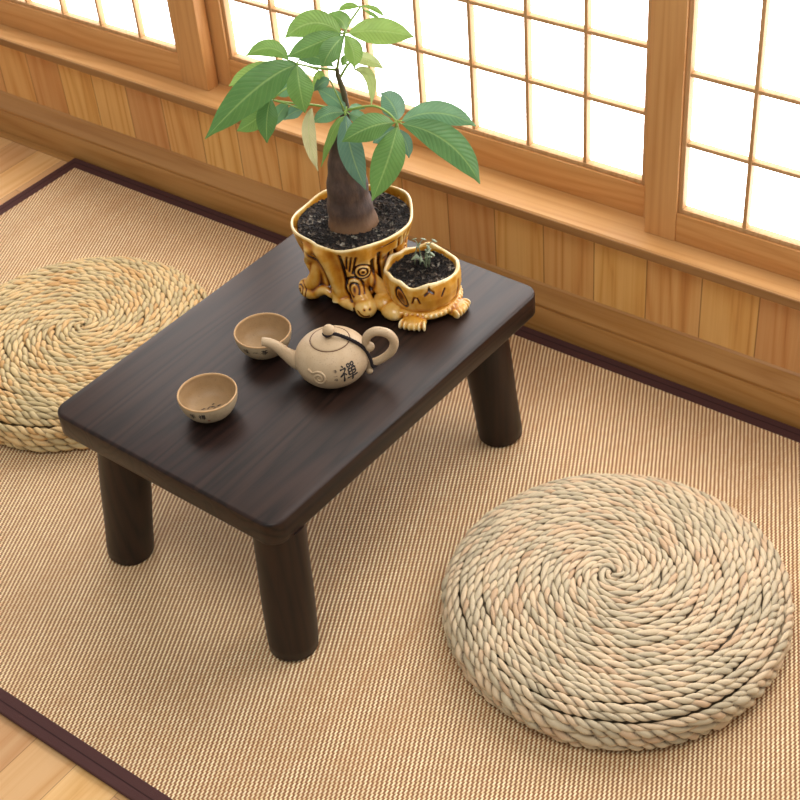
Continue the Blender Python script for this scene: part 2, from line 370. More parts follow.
st = MB(); ring(st, .0135, .0150, .0070, .0089); st.build('stitching', M_stitch, rug, smooth=False)

# ------------------------------------------------------------------ low table
TX, TY, TZ = -1.1600, 1.178, .266
table = empty('low_table', 'low dark-stained wooden tea table with four round legs on the rug', 'table', (TX, TY, .0088), -.026)
def rounded_rect(hx, hy, rc, n=8):
    p = []
    for sx, sy, a0 in ((1,1,0),(-1,1,90),(-1,-1,180),(1,-1,270)):
        for k in range(n+1):
            a = math.radians(a0+90*k/n); p.append((sx*(hx-rc)+rc*math.cos(a), sy*(hy-rc)+rc*math.sin(a)))
    return p
hz = TZ-.0088
lay = [(-.038, .004), (-.0365, .0012), (-.034, .0), (-.004, .0), (-.002, .0006), (-.0006, .0020), (0, .0045)]
v = []; f = []; n = 36
for z, ins in lay:
    v += [(x, y, hz+z) for x, y in rounded_rect(.2050-ins, .2945-ins, .024-ins)]
for k in range(len(lay)-1):
    for i in range(n): j = (i+1) % n; f.append((k*n+i, k*n+j, (k+1)*n+j, (k+1)*n+i))
f += [tuple(range(n-1, -1, -1)), tuple(range((len(lay)-1)*n, len(lay)*n))]
o = mesh('tabletop', v, f, M_table, table); shade_auto(o, 50)
for sx in (-1, 1):
    for sy in (-1, 1):
        # the posts are hand-fitted and splay a little unevenly
        ta, tb, ba, bb = {(-1,-1): (.027,0,.008,0), (1,-1): (.021,0,.012,.001), (1,1): (0,0,0,0), (-1,1): (0,0,0,0)}[(sx, sy)]
        b = MB(); top = Vector((sx*.146+.005+ta, sy*.236-.018+tb, hz-.036)); bot = Vector((sx*.157+.0075+ba, sy*.253-.017+bb, 0.0))
        pts = []; rr = []
        for k in range(25):
            t_ = k/24; p = bot.lerp(top, t_); pts.append(p)
            rr.append(.0348+.0006*t_ + .0006*math.sin(7*t_+sx+2*sy))
        rr[0] -= .004; pts[1] = bot.lerp(top, .012); rr[1] -= .0008
        b.tube(pts, rr, 32)
        b.v = [(x, y, max(z, 0.0)) for x, y, z in b.v]
        shade_auto(b.build('leg', M_leg, table), 50)

# ------------------------------------------------------------------ straw cushions
def rope(b, cols, path, a, bead, nc=10, steps=7, squash=.8, lobes=2, seed=0, closed=False, phase=0.0):
    """a plaited rope along path (list of (pos, radial normal, up)) of radius a; bead = visible strand length"""
    r_ = np.random.default_rng(seed); hv = r_.random(6000); jit = r_.normal(0, 1, 6000)
    P = np.array([p[0] for p in path]); N = np.array([p[1] for p in path]); U = np.array([p[2] for p in path])
    ds = np.r_[0, np.cumsum(np.linalg.norm(np.diff(P, axis=0), axis=1))]
    m = len(P); al = np.arange(nc)/nc*2*PI
    ph = -phase - PI*ds/bead + .9*np.sin(ds*37+seed)+.6*np.sin(ds*83+2*seed)
    A = al[None, :] - ph[:, None]
    lob = np.abs(np.cos(A))
    idx = np.round((ph[:, None]-al[None, :])/PI).astype(int)
    jj = jit[idx % 6000]
    rad = a*(.47+.58*lob**.62)*(1+.09*jj)
    vx = P[:, None, :] + (np.cos(al)[None, :, None]*N[:, None, :] + squash*np.sin(al)[None, :, None]*U[:, None, :])*rad[..., None]
    base = len(b.v); b.v += [tuple(q) for q in vx.reshape(-1, 3)]
    tint = np.clip(hv[idx % 6000], 0, 1); seam = np.clip((.42-lob)/.42, 0, 1)**.9
    cols.append(np.stack([tint, seam, np.zeros_like(tint)], -1).reshape(-1, 3))
    for i in range(m-1 if not closed else m):
        k = (i+1) % m
        for c in range(nc):
            e = (c+1) % nc
            p0, p1, p2, p3 = base+i*nc+c, base+k*nc+c, base+k*nc+e, base+i*nc+e
            b.f += [(p0, p1, p3), (p1, p2, p3)]         # split along the twist

R_C, T_C = .233, .072
def make_cushion(name, label, loc, rz, mat):
    root = empty(name, label, 'cushion', loc, rz, None)
    # top: one long spiral of twisted rope
    b = MB(); cols = []; path = []; pitch = .0098; th = 0.0; bead = .0178
    def zt(r): return T_C-.004 - .008*(r/R_C)**2 - .019*max(0, (r-.178)/.050)**2.4
    while True:
        rr = .0035 + pitch*th/(2*PI)
        if rr > R_C-.0045: break
        wob = .0009*math.sin(th*1.37+1)+.0008*math.sin(th*3.13)+.0005*math.sin(th*7.7)
        c, s = math.cos(th), math.sin(th)
        sl = (zt(rr+.001)-zt(rr-.001))/.002
        U = Vector((-c*sl, -s*sl, 1)).normalized(); N = Vector((c, s, sl)).normalized()
        off = .012*max(0, 1-rr/(R_C*.9))
        path.append((((rr+wob)*c+off, (rr+wob)*s, zt(rr)+.0006*math.sin(th*2.3)), tuple(N), tuple(U)))
        th += (bead/9)/max(rr, .004)
    rope(b, cols, path, .0057, bead, 14, seed=3)
    b.build('coiled_top', mat, root, colors=np.concatenate(cols))
    # side: three stacked rounds of thicker plait
    for k, (z, rr) in enumerate(((.0100, R_C-.0125), (.0230, R_C-.0088), (.0362, R_C-.0092))):
        b = MB(); cols = []; nb = 66; L = 2*PI*rr; m = nb*10; path = []
        for i in range(m):
            a = 2*PI*i/m; c, s = math.cos(a), math.sin(a)
            w_ = .0012*math.sin(5*a+k*2)+.0008*math.sin(11*a+k)
            path.append(((rr+w_)*c, (rr+w_)*s, z+.0009*math.sin(7*a+k)))
        path = [(p, (math.cos(2*PI*i/m), math.sin(2*PI*i/m), 0), (0,0,1)) for i, p in enumerate(path)]
        rope(b, cols, path, .0088, L/nb, 14, squash=.92, seed=10+k, closed=True, phase=k*1.3)
        b.build('side_plait', mat, root, colors=np.concatenate(cols))
    b = MB().lathe([(0,.002),(R_C-.018,.002),(R_C-.013,.012),(R_C-.014,.034),(R_C-.022,.0440),(.178,T_C-.0145),(.1,T_C-.0095),(0,T_C-.0075)], 64)
    nv = len(b.v); b.build('padding', mat, root, colors=np.tile([[.2, .75, 0]], (nv, 1)))
    return root
def copy_tree(o, parent=None):
    c = o.copy(); COL.objects.link(c)
    if parent: c.parent = parent
    for ch in list(o.children): copy_tree(ch, c)
    return c
cush = make_cushion('straw_cushion', 'pale round woven straw cushion in the foreground, right of the table', (-.655, 1.184, .0102), 2.55, M_straw)
cush2 = copy_tree(cush)
cush2.location = (-1.694, 1.191, .0102); cush2.rotation_euler = (0, 0, 1.1); cush2.scale = (1.03, 1.03, 1.03)
cush2['label'] = 'golden round woven straw cushion behind the left end of the table'
for o in (cush, cush2): o['group'] = 'round woven straw cushions'
for ch in cush2.children:
    ch.material_slots[0].link = 'OBJECT'; ch.material_slots[0].material = M_straw2
# ------------------------------------------------------------------ potted money tree
CAMXY = Vector((0, 0))
def cam_angle(x, y): return math.atan2(-y, -x)          # horizontal direction from a point towards the viewer's side of the room
PX, PY = -1.190, 1.351
M_soil_node = NT('potting_soil')
def mat_soil():
    t = NT('potting_soil'); co = t.coord()
    v = t.n('TexVoronoi'); t.l(co, v.inputs['Vector']); v.inputs['Scale'].default_value = 230
    sp = t.n('SeparateColor'); t.l(v.outputs['Color'], sp.inputs[0])
    col = t.ramp(sp.outputs[0], [(0, C(20,16,14)), (.45, C(40,33,30)), (.68, C(66,55,48)), (.84, C(100,88,76)), (.95, C(158,150,136))], 'CONSTANT')
    n = t.noise(co, 90, 3); col = t.mix(t.math('MULTIPLY', n, .6), col, C4(26,21,20))
    h = t.math('ADD', v.outputs['Distance'], t.noise(co, 240, 3))
    t.bsdf(col, .8, .3, t.bump(h, .9, .004)); return t.m
M_soil = mat_soil()
bpy.data.materials.remove(M_soil_node.m)

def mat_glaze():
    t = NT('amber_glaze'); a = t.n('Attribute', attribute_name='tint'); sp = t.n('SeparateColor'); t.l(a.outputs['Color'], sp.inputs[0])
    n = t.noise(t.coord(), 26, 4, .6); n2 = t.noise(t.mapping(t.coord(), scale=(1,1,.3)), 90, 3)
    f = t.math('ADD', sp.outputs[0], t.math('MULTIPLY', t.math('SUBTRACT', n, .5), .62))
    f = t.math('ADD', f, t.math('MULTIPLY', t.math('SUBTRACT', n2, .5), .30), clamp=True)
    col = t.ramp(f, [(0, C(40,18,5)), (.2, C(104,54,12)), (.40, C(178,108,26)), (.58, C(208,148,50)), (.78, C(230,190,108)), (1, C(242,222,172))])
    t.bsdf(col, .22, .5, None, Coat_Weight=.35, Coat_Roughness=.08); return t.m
M_glaze = mat_glaze()

def remesh(name, b, voxel, mat, parent, cream=None, smooth_it=2, gain=150):
    """fuse the overlapping lumps of b into one surface; the glaze runs dark into the hollows"""
    me = bpy.data.meshes.new('lumps'); me.from_pydata(b.v, [], b.f); tmp = bpy.data.objects.new('lumps', me); COL.objects.link(tmp)
    md = tmp.modifiers.new('r', 'REMESH'); md.mode = 'VOXEL'; md.voxel_size = voxel
    dg = bpy.context.evaluated_depsgraph_get(); ev = tmp.evaluated_get(dg); out = bpy.data.meshes.new_from_object(ev)
    bpy.data.objects.remove(tmp); bpy.data.meshes.remove(me)
    n = len(out.vertices); co = np.zeros(n*3); out.vertices.foreach_get('co', co); co = co.reshape(-1, 3)
    ed = np.zeros(len(out.edges)*2, np.int32); out.edges.foreach_get('vertices', ed); ed = ed.reshape(-1, 2)
    deg = np.bincount(ed.ravel(), minlength=n)[:, None]
    def avg(x):
        s = np.zeros_like(x); np.add.at(s, ed[:, 0], x[ed[:, 1]]); np.add.at(s, ed[:, 1], x[ed[:, 0]]); return s/np.maximum(deg, 1)
    for _ in range(smooth_it): co = .5*co+.5*avg(co)
    out.vertices.foreach_set('co', co.ravel()); out.update()
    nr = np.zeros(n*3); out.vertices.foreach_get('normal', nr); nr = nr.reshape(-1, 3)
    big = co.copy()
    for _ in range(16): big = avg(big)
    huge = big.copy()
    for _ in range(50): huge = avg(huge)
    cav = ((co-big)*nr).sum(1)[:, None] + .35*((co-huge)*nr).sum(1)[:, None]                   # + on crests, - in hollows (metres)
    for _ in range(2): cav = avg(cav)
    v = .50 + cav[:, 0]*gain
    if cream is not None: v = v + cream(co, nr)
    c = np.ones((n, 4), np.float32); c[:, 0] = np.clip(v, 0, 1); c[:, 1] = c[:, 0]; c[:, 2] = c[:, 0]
    at = out.color_attributes.new('tint', 'FLOAT_COLOR', 'POINT'); at.data.foreach_set('color', c.ravel())
    out.polygons.foreach_set('use_smooth', [True]*len(out.polygons))
    out.materials.clear(); out.materials.append(mat); out.name = name
    o = bpy.data.objects.new(name, out); COL.objects.link(o); o.parent = parent; return o

plant = empty('potted_money_tree', 'money tree with thick brown trunk in amber glazed root-shaped planter on the table', 'potted plant', (PX, PY, TZ))
AC = cam_angle(PX, PY)
def seg_dist(A, Z, pts):
    d = np.full(A.shape, 9.0)
    for (a0, z0), (a1, z1) in zip(pts[:-1], pts[1:]):
        ex, ez = a1-a0, z1-z0; L2 = ex*ex+ez*ez
        t = np.clip(((A-a0)*ex+(Z-z0)*ez)/L2, 0, 1)
        d = np.minimum(d, np.hypot(A-a0-t*ex, Z-z0-t*ez))
    return d
def pot_shell(b, prof, nth, nz, disp, a0, cx=0, cy=0, wall=.005, rimw=None, depth=.02, floor_z=.016):
    """outer wall with relief, rounded lip, inner wall down into the pot; closed"""
    zs = np.linspace(prof[0][1], prof[-1][1], nz); rs = np.interp(zs, [p[1] for p in prof], [p[0] for p in prof])
    th = np.arange(nth)/nth*2*PI-PI
    TH, Z = np.meshgrid(th, zs, indexing='ij'); Rr = np.repeat(rs[None, :], nth, 0)
    dr, dz, _ = disp(TH, Z, Rr); Ro = Rr+dr; Zo = Z+dz
    rim_r, rim_z = Ro[:, -1], Zo[:, -1]
    rings = [(np.full(nth, .001), np.full(nth, floor_z))] + [(Ro[:, k], Zo[:, k]) for k in range(nz)]
    rings += [(rim_r-.0012, rim_z+.0018), (rim_r-wall*.5, rim_z+.0024), (rim_r-wall, rim_z+.0012), (rim_r-wall-.001, rim_z-.003),
              (rim_r-wall-.003, rim_z*0+np.min(rim_z)-depth), (np.full(nth, .001), rim_z*0+np.min(rim_z)-depth)]
    v = []
    for r_, z_ in rings:
        for i in range(nth):
            a = a0+th[i]; v.append((cx+r_[i]*math.cos(a), cy+r_[i]*math.sin(a), z_[i]))
    f = []; m = len(rings)
    for k in range(m-1):
        for i in range(nth):
            j = (i+1) % nth; f.append((k*nth+i, k*nth+j, (k+1)*nth+j, (k+1)*nth+i))
    f.append(tuple(range(nth-1, -1, -1))); f.append(tuple((m-1)*nth+i for i in range(nth)))
    b.add(v, f)

def disp_big(TH, Z, R_):
    A = TH*.078; Z = Z*.104/.112; H = .104
    fade = np.clip((H-Z)/.022, 0, 1)
    d = .0012*np.sin(9*TH+.5)*fade + .0009*np.sin(17*TH+2+Z*40)*fade
    d += .004*np.cos(2*TH+2.2)*(Z/H)+.0030*np.cos(3*TH-.6)*(Z/H)+.0022*np.cos(5*TH+.7)*(Z/H)**2
    ink = np.zeros_like(A)
    def groove(p, w, h):
        nonlocal d, ink
        g = np.exp(-(seg_dist(A, Z, p)/w)**2); d = d-h*g; ink = np.maximum(ink, g*min(1, h/.0045))
    def ridge(p, w, h):
        nonlocal d
        d = d + h*np.exp(-(seg_dist(A, Z, p)/w)**2)
    def rings(a, z, rads, w, h, sx=1, sz=1):
        nonlocal d, ink
        q = np.hypot((A-a)/sx, (Z-z)/sz)
        for r_ in rads:
            g = np.exp(-((q-r_)/w)**2); d = d-h*g; ink = np.maximum(ink, g*min(1, h/.0045))
    # roots running down the front
    groove(G1, .0032, .0075); groove(G2, .0022, .0055)
    for p in (G3, G4, G5): groove(p, .0014, .0040)
    groove(G6, .0030, .0065); groove([(-.118,.095),(-.112,.05),(-.125,.02)], .003, .006)
    mid = [((a+c)/2, (b_+e)/2) for (a, b_), (c, e) in zip(G1[:3], G2)]
    ridge(mid+[(-.034,.018)], .0110, .0085)
    ridge([(-.075,.088),(-.090,.06),(-.080,.03),(-.095,.012)], .008, .0085)
    # eye-shaped knot, tear-shaped knot
    q = np.hypot((A-EYE[0]), (Z-EYE[1])); d = d + .0055*np.exp(-(q/.013)**2)
    rings(*EYE, [.0065, .0125], .0013, .0048); rings(*EYE, [.0], .0024, .004)
    q = np.hypot((A-TEAR[0]), (Z-TEAR[1])/1.25); d = d + .0085*np.exp(-(q/.014)**2)
    rings(*TEAR, [.0068, .0135], .0014, .0050, 1, 1.3); rings(*TEAR, [.0], .0030, .005, .7, 1.4)
    groove([(.0185,.078),(.021,.050),(.014,.030)], .0028, .0065)
    groove([(.030,.085),(.036,.05),(.040,.01)], .003, .005)
    q = np.hypot(A-CAV[0], Z-CAV[1]); d = d - .010*np.exp(-(q/.006)**2); ink = np.maximum(ink, np.exp(-(q/.006)**2))
    # grooves round the back and sides
    for k, a in enumerate((.066, .078, .092, .106, .122, .140, .158, .176, .194, .212, -.145, -.165, -.185, -.205, -.228)):
        s = .006*math.sin(k*2.3)
        groove([(a, .094), (a+s, .06), (a-s, .03), (a+s, .012)], .0024, .0036 if k % 2 else .0055)
        if k % 3 == 0: rings(a+.008, .045+.02*math.sin(k), [.005, .010], .0014, .0040)
    d = d*np.clip((Z-.008)/.012, .35, 1)
    d = d-.015*np.exp(-((TH-.86)/.42)**2)*np.clip((Z-.02)/.02, 0, 1)*np.clip((.082-Z)/.016, 0, 1)   # hollow where the small pot nestles
    lip = .0020*np.sin(4*TH+.4)+.0012*np.sin(7*TH+1.2)
    dz = lip*np.clip((Z-.075)/.029, 0, 1)
    return d, dz, ink*fade
G1=[(-0.0862,0.0882),(-0.0703,0.0683),(-0.0609,0.0509),(-0.0544,0.0318)]
G2=[(-0.0255,0.0948),(-0.0243,0.0674),(-0.0225,0.0432)]
G3=[(-0.0157,0.0924),(-0.0199,0.0677)]; G4=[(-0.0100,0.0902),(-0.0155,0.0647)]; G5=[(-0.0040,0.0892),(-0.0111,0.0614)]
G6=[(-0.1100,0.0779),(-0.0956,0.0556),(-0.1120,0.0207)]
EYE=(.0040,0.0636); TEAR=(-.0105,0.0372); CAV=(.0190,.0140)
def pol(a, r, z, a0=AC): return (r*math.cos(a0+a), r*math.sin(a0+a), z)
b = MB()
pot_shell(b, [(.069,.009),(.0725,.016),(.0715,.03),(.0725,.05),(.0765,.074),(.083,.096),(.0865,.112)], 300, 90, disp_big, AC, depth=.014, floor_z=.008, wall=.004)
def ink_at(co, disp, a0, cx, cy, rmin):
    x, y = co[:, 0]-cx, co[:, 1]-cy; th = (np.arctan2(y, x)-a0+PI) % (2*PI)-PI
    return disp(th, co[:, 2], co[:, 2])[2]*(np.hypot(x, y) > rmin)
def lump(a, r, z, rad, a0=AC):
    p = pol(a, r, z, a0); b.ball(p, rad, 28, 18, Matrix.Rotation(a0+a, 3, 'Z'))
def root(pts, rad):
    q = spline([pol(*p) for p in pts], 6); r_ = np.interp(np.linspace(0, 1, len(q)), np.linspace(0, 1, len(rad)), rad); b.tube([tuple(p) for p in q], list(r_), 20)
lump(-1.22, .078, .0140, (.0185, .0215, .0145))
root([(-1.30,.084,.013), (-1.12,.077,.028), (-1.02,.072,.052), (-1.04,.072,.078)], [.0135, .0125, .010, .005])
root([(-1.05,.078,.015), (-.82,.073,.024), (-.60,.074,.020)], [.009, .0075, .005]); root([(-.62,.074,.026), (-.38,.077,.016), (-.15,.080,.013)], [.005, .008, .0105])
root([(-.55,.068,.060), (-.52,.070,.036), (-.48,.076,.014)], [.006, .009, .010])
lump(0.03, .090, .0150, (.0185, .0165, .0146)); root([(-.10,.068,.040), (-.02,.078,.024), (.03,.086,.017)], [.012, .0145, .014])   # little smiling head
root([(.16,.066,.060), (.30,.072,.040), (.46,.078,.022), (.62,.086,.013), (.74,.096,.011)], [.007, .010, .0125, .012, .010])
for a in (1.9, 2.7, -2.5): lump(a, .064, .012, (.018, .020, .0125))
fx, fy = pol(.02, .078, .0150)[:2]
big_pot = None
# features of the little head and the foot spirals cut in as dark grooves afterwards
def cream_big(co, nr):
    r = np.hypot(co[:, 0], co[:, 1])
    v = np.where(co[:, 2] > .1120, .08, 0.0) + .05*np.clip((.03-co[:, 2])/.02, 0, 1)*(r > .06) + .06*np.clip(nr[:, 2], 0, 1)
    e = Vector(pol(.03, .1065, .0)); t_ = Vector((-math.sin(AC), math.cos(AC)))
    q = co[:, :2]-np.array(e[:2]); s = q[:, 0]*t_.x+q[:, 1]*t_.y; z = co[:, 2]
    near = (r > .074)
    for s0 in (-.0035, .0045): v = v-.9*np.exp(-(np.hypot(s-s0, z-.0215)/.0016)**2)*near
    q2 = np.hypot(s+.0005, z-.0235)
    v = v-.85*np.exp(-((q2-.0125)/.0013)**2)*near*(z < .019)*(s < .004)
    foot = np.array(pol(-1.22, .095, .0165)); qf = co-foot; tf = np.array([-math.sin(AC-1.22), math.cos(AC-1.22)])
    sf = qf[:, 0]*tf[0]+qf[:, 1]*tf[1]; rf = np.hypot(sf, qf[:, 2]); nf = (np.linalg.norm(qf, axis=1) < .022)
    ang = np.arctan2(qf[:, 2], sf)
    v = v-.75*np.exp(-(((rf-.0014*ang/PI+.0014) % .0056-.0028)/.0009)**2)*nf*(rf < .0135)
    v = v-.62*ink_at(co, disp_big, AC, 0, 0, .050)*(r < np.where(co[:, 2] < .035, .086, .2))
    return v
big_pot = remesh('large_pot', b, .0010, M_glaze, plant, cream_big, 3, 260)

# small pot with its turtle-like tray
SX, SY = -1.0745-PX, 1.3525-PY; AS = cam_angle(-1.0745, 1.3525)
def disp_small(TH, Z, R_):
    A = TH*.054; Z = (Z-.01)*.045/.055+.01
    d = .0006*np.sin(11*TH)+.0014*np.cos(4*TH+.4)*(Z/.05)
    ink = np.zeros_like(A)
    def groove(p, w, h):
        nonlocal d, ink
        g = np.exp(-(seg_dist(A, Z, p)/w)**2); d = d-h*g; ink = np.maximum(ink, g*min(1, h/.0028))
    q = np.hypot((A+.0350+(Z-.037)*.35)/.0095, (Z-.037)/.0115); g = np.exp(-((q-1)/.15)**2); d = d-.0030*g-.0012*np.exp(-(q/.8)**4); ink = np.maximum(np.maximum(ink, g), .55*np.exp(-(q/.85)**6))
    groove([(-.0175,.034),(-.0140,.043),(-.0095,.042),(-.0065,.034)], .0011, .003)
    groove([(.0010,.0450),(.0070,.0490),(.0080,.0535)], .0011, .0032); groove([(.0075,.0500),(.0135,.0455)], .0013, .0032)
    groove([(.0320,.0465),(.0265,.0380)], .0010, .003)
    for k in range(9): groove([(.06+.024*k, .012), (.062+.024*k, .045)], .002, .0012)
    dz = (.0026*np.sin(5*TH+.2)+.0014*np.sin(9*TH+1))*np.clip((Z-.03)/.022, 0, 1)
    return d, dz, ink
b = MB()
pot_shell(b, [(.043,.010),(.047,.016),(.0525,.029),(.0550,.043),(.0548,.054),(.0530,.065)], 220, 60, disp_small, AS, SX, SY, depth=.010, floor_z=.010)
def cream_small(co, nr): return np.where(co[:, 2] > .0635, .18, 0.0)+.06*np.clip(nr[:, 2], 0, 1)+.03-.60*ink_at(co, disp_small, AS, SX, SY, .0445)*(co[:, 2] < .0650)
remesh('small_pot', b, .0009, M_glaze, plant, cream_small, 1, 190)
b = MB()
def slump(a, r, z, rad, rz=None):
    p = pol(a, r, z, AS); b.ball((SX+p[0], SY+p[1], p[2]), rad, 28, 18, Matrix.Rotation(AS+a, 3, 'Z'))
prof = [(.001,.004),(.044,.004),(.051,.007),(.0555,.0115),(.0555,.0165),(.052,.020),(.046,.020),(.001,.018)]
nv0 = len(b.v); b.lathe(prof, 120, (SX, SY, 0))
nf = len(b.f); m_ = len(prof); b.f.append(tuple(nv0+i*m_ for i in range(119, -1, -1))); b.f.append(tuple(nv0+i*m_+m_-1 for i in range(120)))
for k in range(46):                                          # nubbly rope edge of the tray
    a = 2*PI*k/46; slump(a, .0535, .0155, (.0036, .0030, .0038))
for a, r in ((-.30, .0575), (1.02, .0525), (2.6, .052)):
    slump(a, r, .0090, (.016, .0185, .0092))
    for j in range(6): slump(a+(-.25+.1*j), r+.0085, .0085, (.0085, .0031, .0074))
slump(-1.05, .054, .012, (.016, .022, .013)); slump(-1.4, .058, .016, (.016, .02, .014))
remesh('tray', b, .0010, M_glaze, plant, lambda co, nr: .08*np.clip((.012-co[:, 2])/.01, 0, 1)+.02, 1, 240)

def soil_disc(name, R_, z, cx, cy, seed):
    r_ = np.random.default_rng(seed); v = []; f = []; nr_, na = int(R_/.0014), 150
    bumps = r_.normal(0, 1, (nr_+1, na))
    for k in range(nr_+1):
        rr = R_*k/nr_
        for i in range(na):
            a = 2*PI*i/na; fade = 1 if k < nr_-2 else .2
            v.append((cx+rr*math.cos(a), cy+rr*math.sin(a), z+.0011*bumps[k, i]*fade*(k > 0)+.002*math.sin(rr*90+a*2)*fade))
    for k in range(nr_):
        for i in range(na): j = (i+1) % na; f.append((k*na+i, k*na+j, (k+1)*na+j, (k+1)*na+i))
    return mesh(name, v, f, M_soil, plant)
soil_disc('soil', .0825, .1045, 0, 0, 1)
soil_disc('soil', .0490, .0580, SX, SY, 2)

# trunk
def mat_bark():
    t = NT('trunk_bark'); co = t.coord(); s = t.n('SeparateXYZ'); t.l(co, s.inputs[0])
    n = t.noise(t.mapping(co, scale=(1,1,.45)), 75, 4, .65); n2 = t.noise(co, 16, 3)
    col = t.ramp(n, [(.25, C(46,36,34)), (.5, C(76,60,54)), (.68, C(98,78,66)), (.8, C(150,120,90))])
    low = t.math('SUBTRACT', 1.0, t.math('DIVIDE', t.math('SUBTRACT', s.outputs[2], .104), .03), clamp=True)
    col = t.mix(t.math('MULTIPLY', low, t.math('ADD', .1, t.math('MULTIPLY', n2, 1.0)), clamp=True), col, C4(150,112,76))
    up = t.math('DIVIDE', t.math('SUBTRACT', s.outputs[2], .27), .04, clamp=True)
    col = t.mix(t.math('MULTIPLY', up, .45), col, C4(96,96,56))
    t.bsdf(col, .6, .4, t.bump(n, .5, .003)); return t.m
M_bark = mat_bark()
LOC = np.array([PX, PY, TZ])
pts = [tuple(p) for p in spline(TRUNK, 10)]
b = MB().tube([np.array(p[:3])-LOC for p in pts], [p[3]*(1+.03*math.sin(i*.9)) for i, p in enumerate(pts)], 40)
b.build('trunk', M_bark, plant)

# leaves
def mat_leaf():
    t = NT('leaf_green'); a = t.n('Attribute', attribute_name='tint'); sp = t.n('SeparateColor'); t.l(a.outputs['Color'], sp.inputs[0])
    uv = t.n('UVMap').outputs[0]; s = t.n('SeparateXYZ'); t.l(uv, s.inputs[0])
    U = s.outputs[0]; V = t.math('ABSOLUTE', s.outputs[1])
    ph = t.math('SUBTRACT', t.math('MULTIPLY', U, 15.0), t.math('MULTIPLY', V, 3.0))
    fr = t.math('ABSOLUTE', t.math('SUBTRACT', t.math('FRACT', ph), .5))
    vein = t.math('SUBTRACT', 1.0, t.math('DIVIDE', fr, .16), clamp=True)
    rib = t.math('SUBTRACT', 1.0, t.math('DIVIDE', V, .085), clamp=True)
    col = t.ramp(sp.outputs[0], [(0, C(84,122,108)), (.2, C(106,146,118)), (.33, C(106,150,106)), (.43, C(86,130,70)), (.6, C(106,148,76)), (.8, C(130,166,82)), (.92, C(152,182,98)), (1, C(206,204,156))])
    n = t.noise(t.coord(), 45, 3); hs = t.n('HueSaturation'); t.l(col, hs.inputs['Color']); t.l(t.math('ADD', .82, t.math('MULTIPLY', n, .36)), hs.inputs['Value']); col = hs.outputs[0]
    col = t.mix(t.math('MULTIPLY', vein, .07), col, C4(190,214,140)); col = t.mix(t.math('MULTIPLY', rib, .45), col, C4(176,204,124))
    h = t.math('ADD', t.math('MULTIPLY', fr, 1.4), t.math('MULTIPLY', rib, -.6))
    nm = t.bump(h, .22, .004)
    p = t.bsdf(col, .42, .45, nm)
    tr = t.n('BsdfTranslucent'); t.l(t.mix(.5, col, C4(190,220,60), 'MULTIPLY'), tr.inputs[0]); t.l(nm, tr.inputs[1])
    hs2 = t.n('HueSaturation'); t.l(col, hs2.inputs['Color']); hs2.inputs['Value'].default_value = .95; t.l(hs2.outputs[0], tr.inputs[0])
    mx = t.n('MixShader'); mx.inputs[0].default_value = .28; t.l(p.outputs[0], mx.inputs[1]); t.l(tr.outputs[0], mx.inputs[2]); t.l(mx.outputs[0], t.out.inputs[0])
    return t.m
M_leaf = mat_leaf(); M_pet = mat_plain('petiole_green', C(140,170,84), .45)
EYEPT = Vector((0, 0, 1.55))
def leaflet(B, Q, T_, w, roll, tint, parent, seed):
    B, Q, T_ = (Vector(p) for p in (B, Q, T_)); nu, nv = 18, 9; v = []; f = []; uv = []
    r_ = random.Random(seed); ph = r_.random()*6
    for i in range(nu+1):
        t_ = i/nu; P = B*(1-t_)**2+Q*2*t_*(1-t_)+T_*t_*t_; D = ((Q-B)*(1-t_)+(T_-Q)*t_).normalized()
        nrm = (EYEPT-P); nrm = (nrm-D*nrm.dot(D)).normalized(); W = D.cross(nrm)
        if roll: R_ = Matrix.Rotation(math.radians(roll), 3, D); W = R_ @ W; nrm = R_ @ nrm
        prof = (math.sin(PI*min(1, t_**.88))**.82)*(.80+.34*t_)
        if t_ > .86: prof *= ((1-t_)/.14)**.35*1.0
        hw = max(.0006, w*.5*prof)
        for k in range(nv):
            s_ = -1+2*k/(nv-1)
            fold = -.16*hw*abs(s_)+.10*hw*math.cos(s_*PI)
            rip = .0007*math.sin(t_*22+ph)*abs(s_)**2
            v.append(P+W*(hw*s_*.98)+nrm*(fold+rip)-Vector(LOC)); uv.append((t_, s_))
    for i in range(nu):
        for k in range(nv-1): f.append((i*nv+k, i*nv+k+1, (i+1)*nv+k+1, (i+1)*nv+k))
    n_ = len(v)
    return mesh('leaflet', v, f, M_leaf, parent, uvs=uv, colors=np.full((n_, 3), min(1, tint)))
sd = 0
for g in LEAVES:
    pp = [tuple(np.array(p)-LOC) for p in (spline(g['pet'], 8) if len(g['pet']) > 2 else g['pet'])]
    b = MB().tube(pp, [.0019-.0006*i/len(pp) for i in range(len(pp))], 8)
    hub = Vector(g['pet'][-1])
    for L_ in g['leaves']:                                    # short stalks from the hub to each blade
        B0 = Vector(L_[:3]); 
        if .002 < (B0-hub).length < .05: b.tube([hub-Vector(LOC), (hub+B0)*.5-Vector(LOC)+Vector((0,0,.001)), B0-Vector(LOC)], .0011, 6)
    lf = b.build('leaf', M_pet, plant)
    for L_ in g['leaves']:
        sd += 1; leaflet(L_[0:3], L_[3:6], L_[6:9], L_[9]*1.06, L_[10], L_[11], lf, sd)

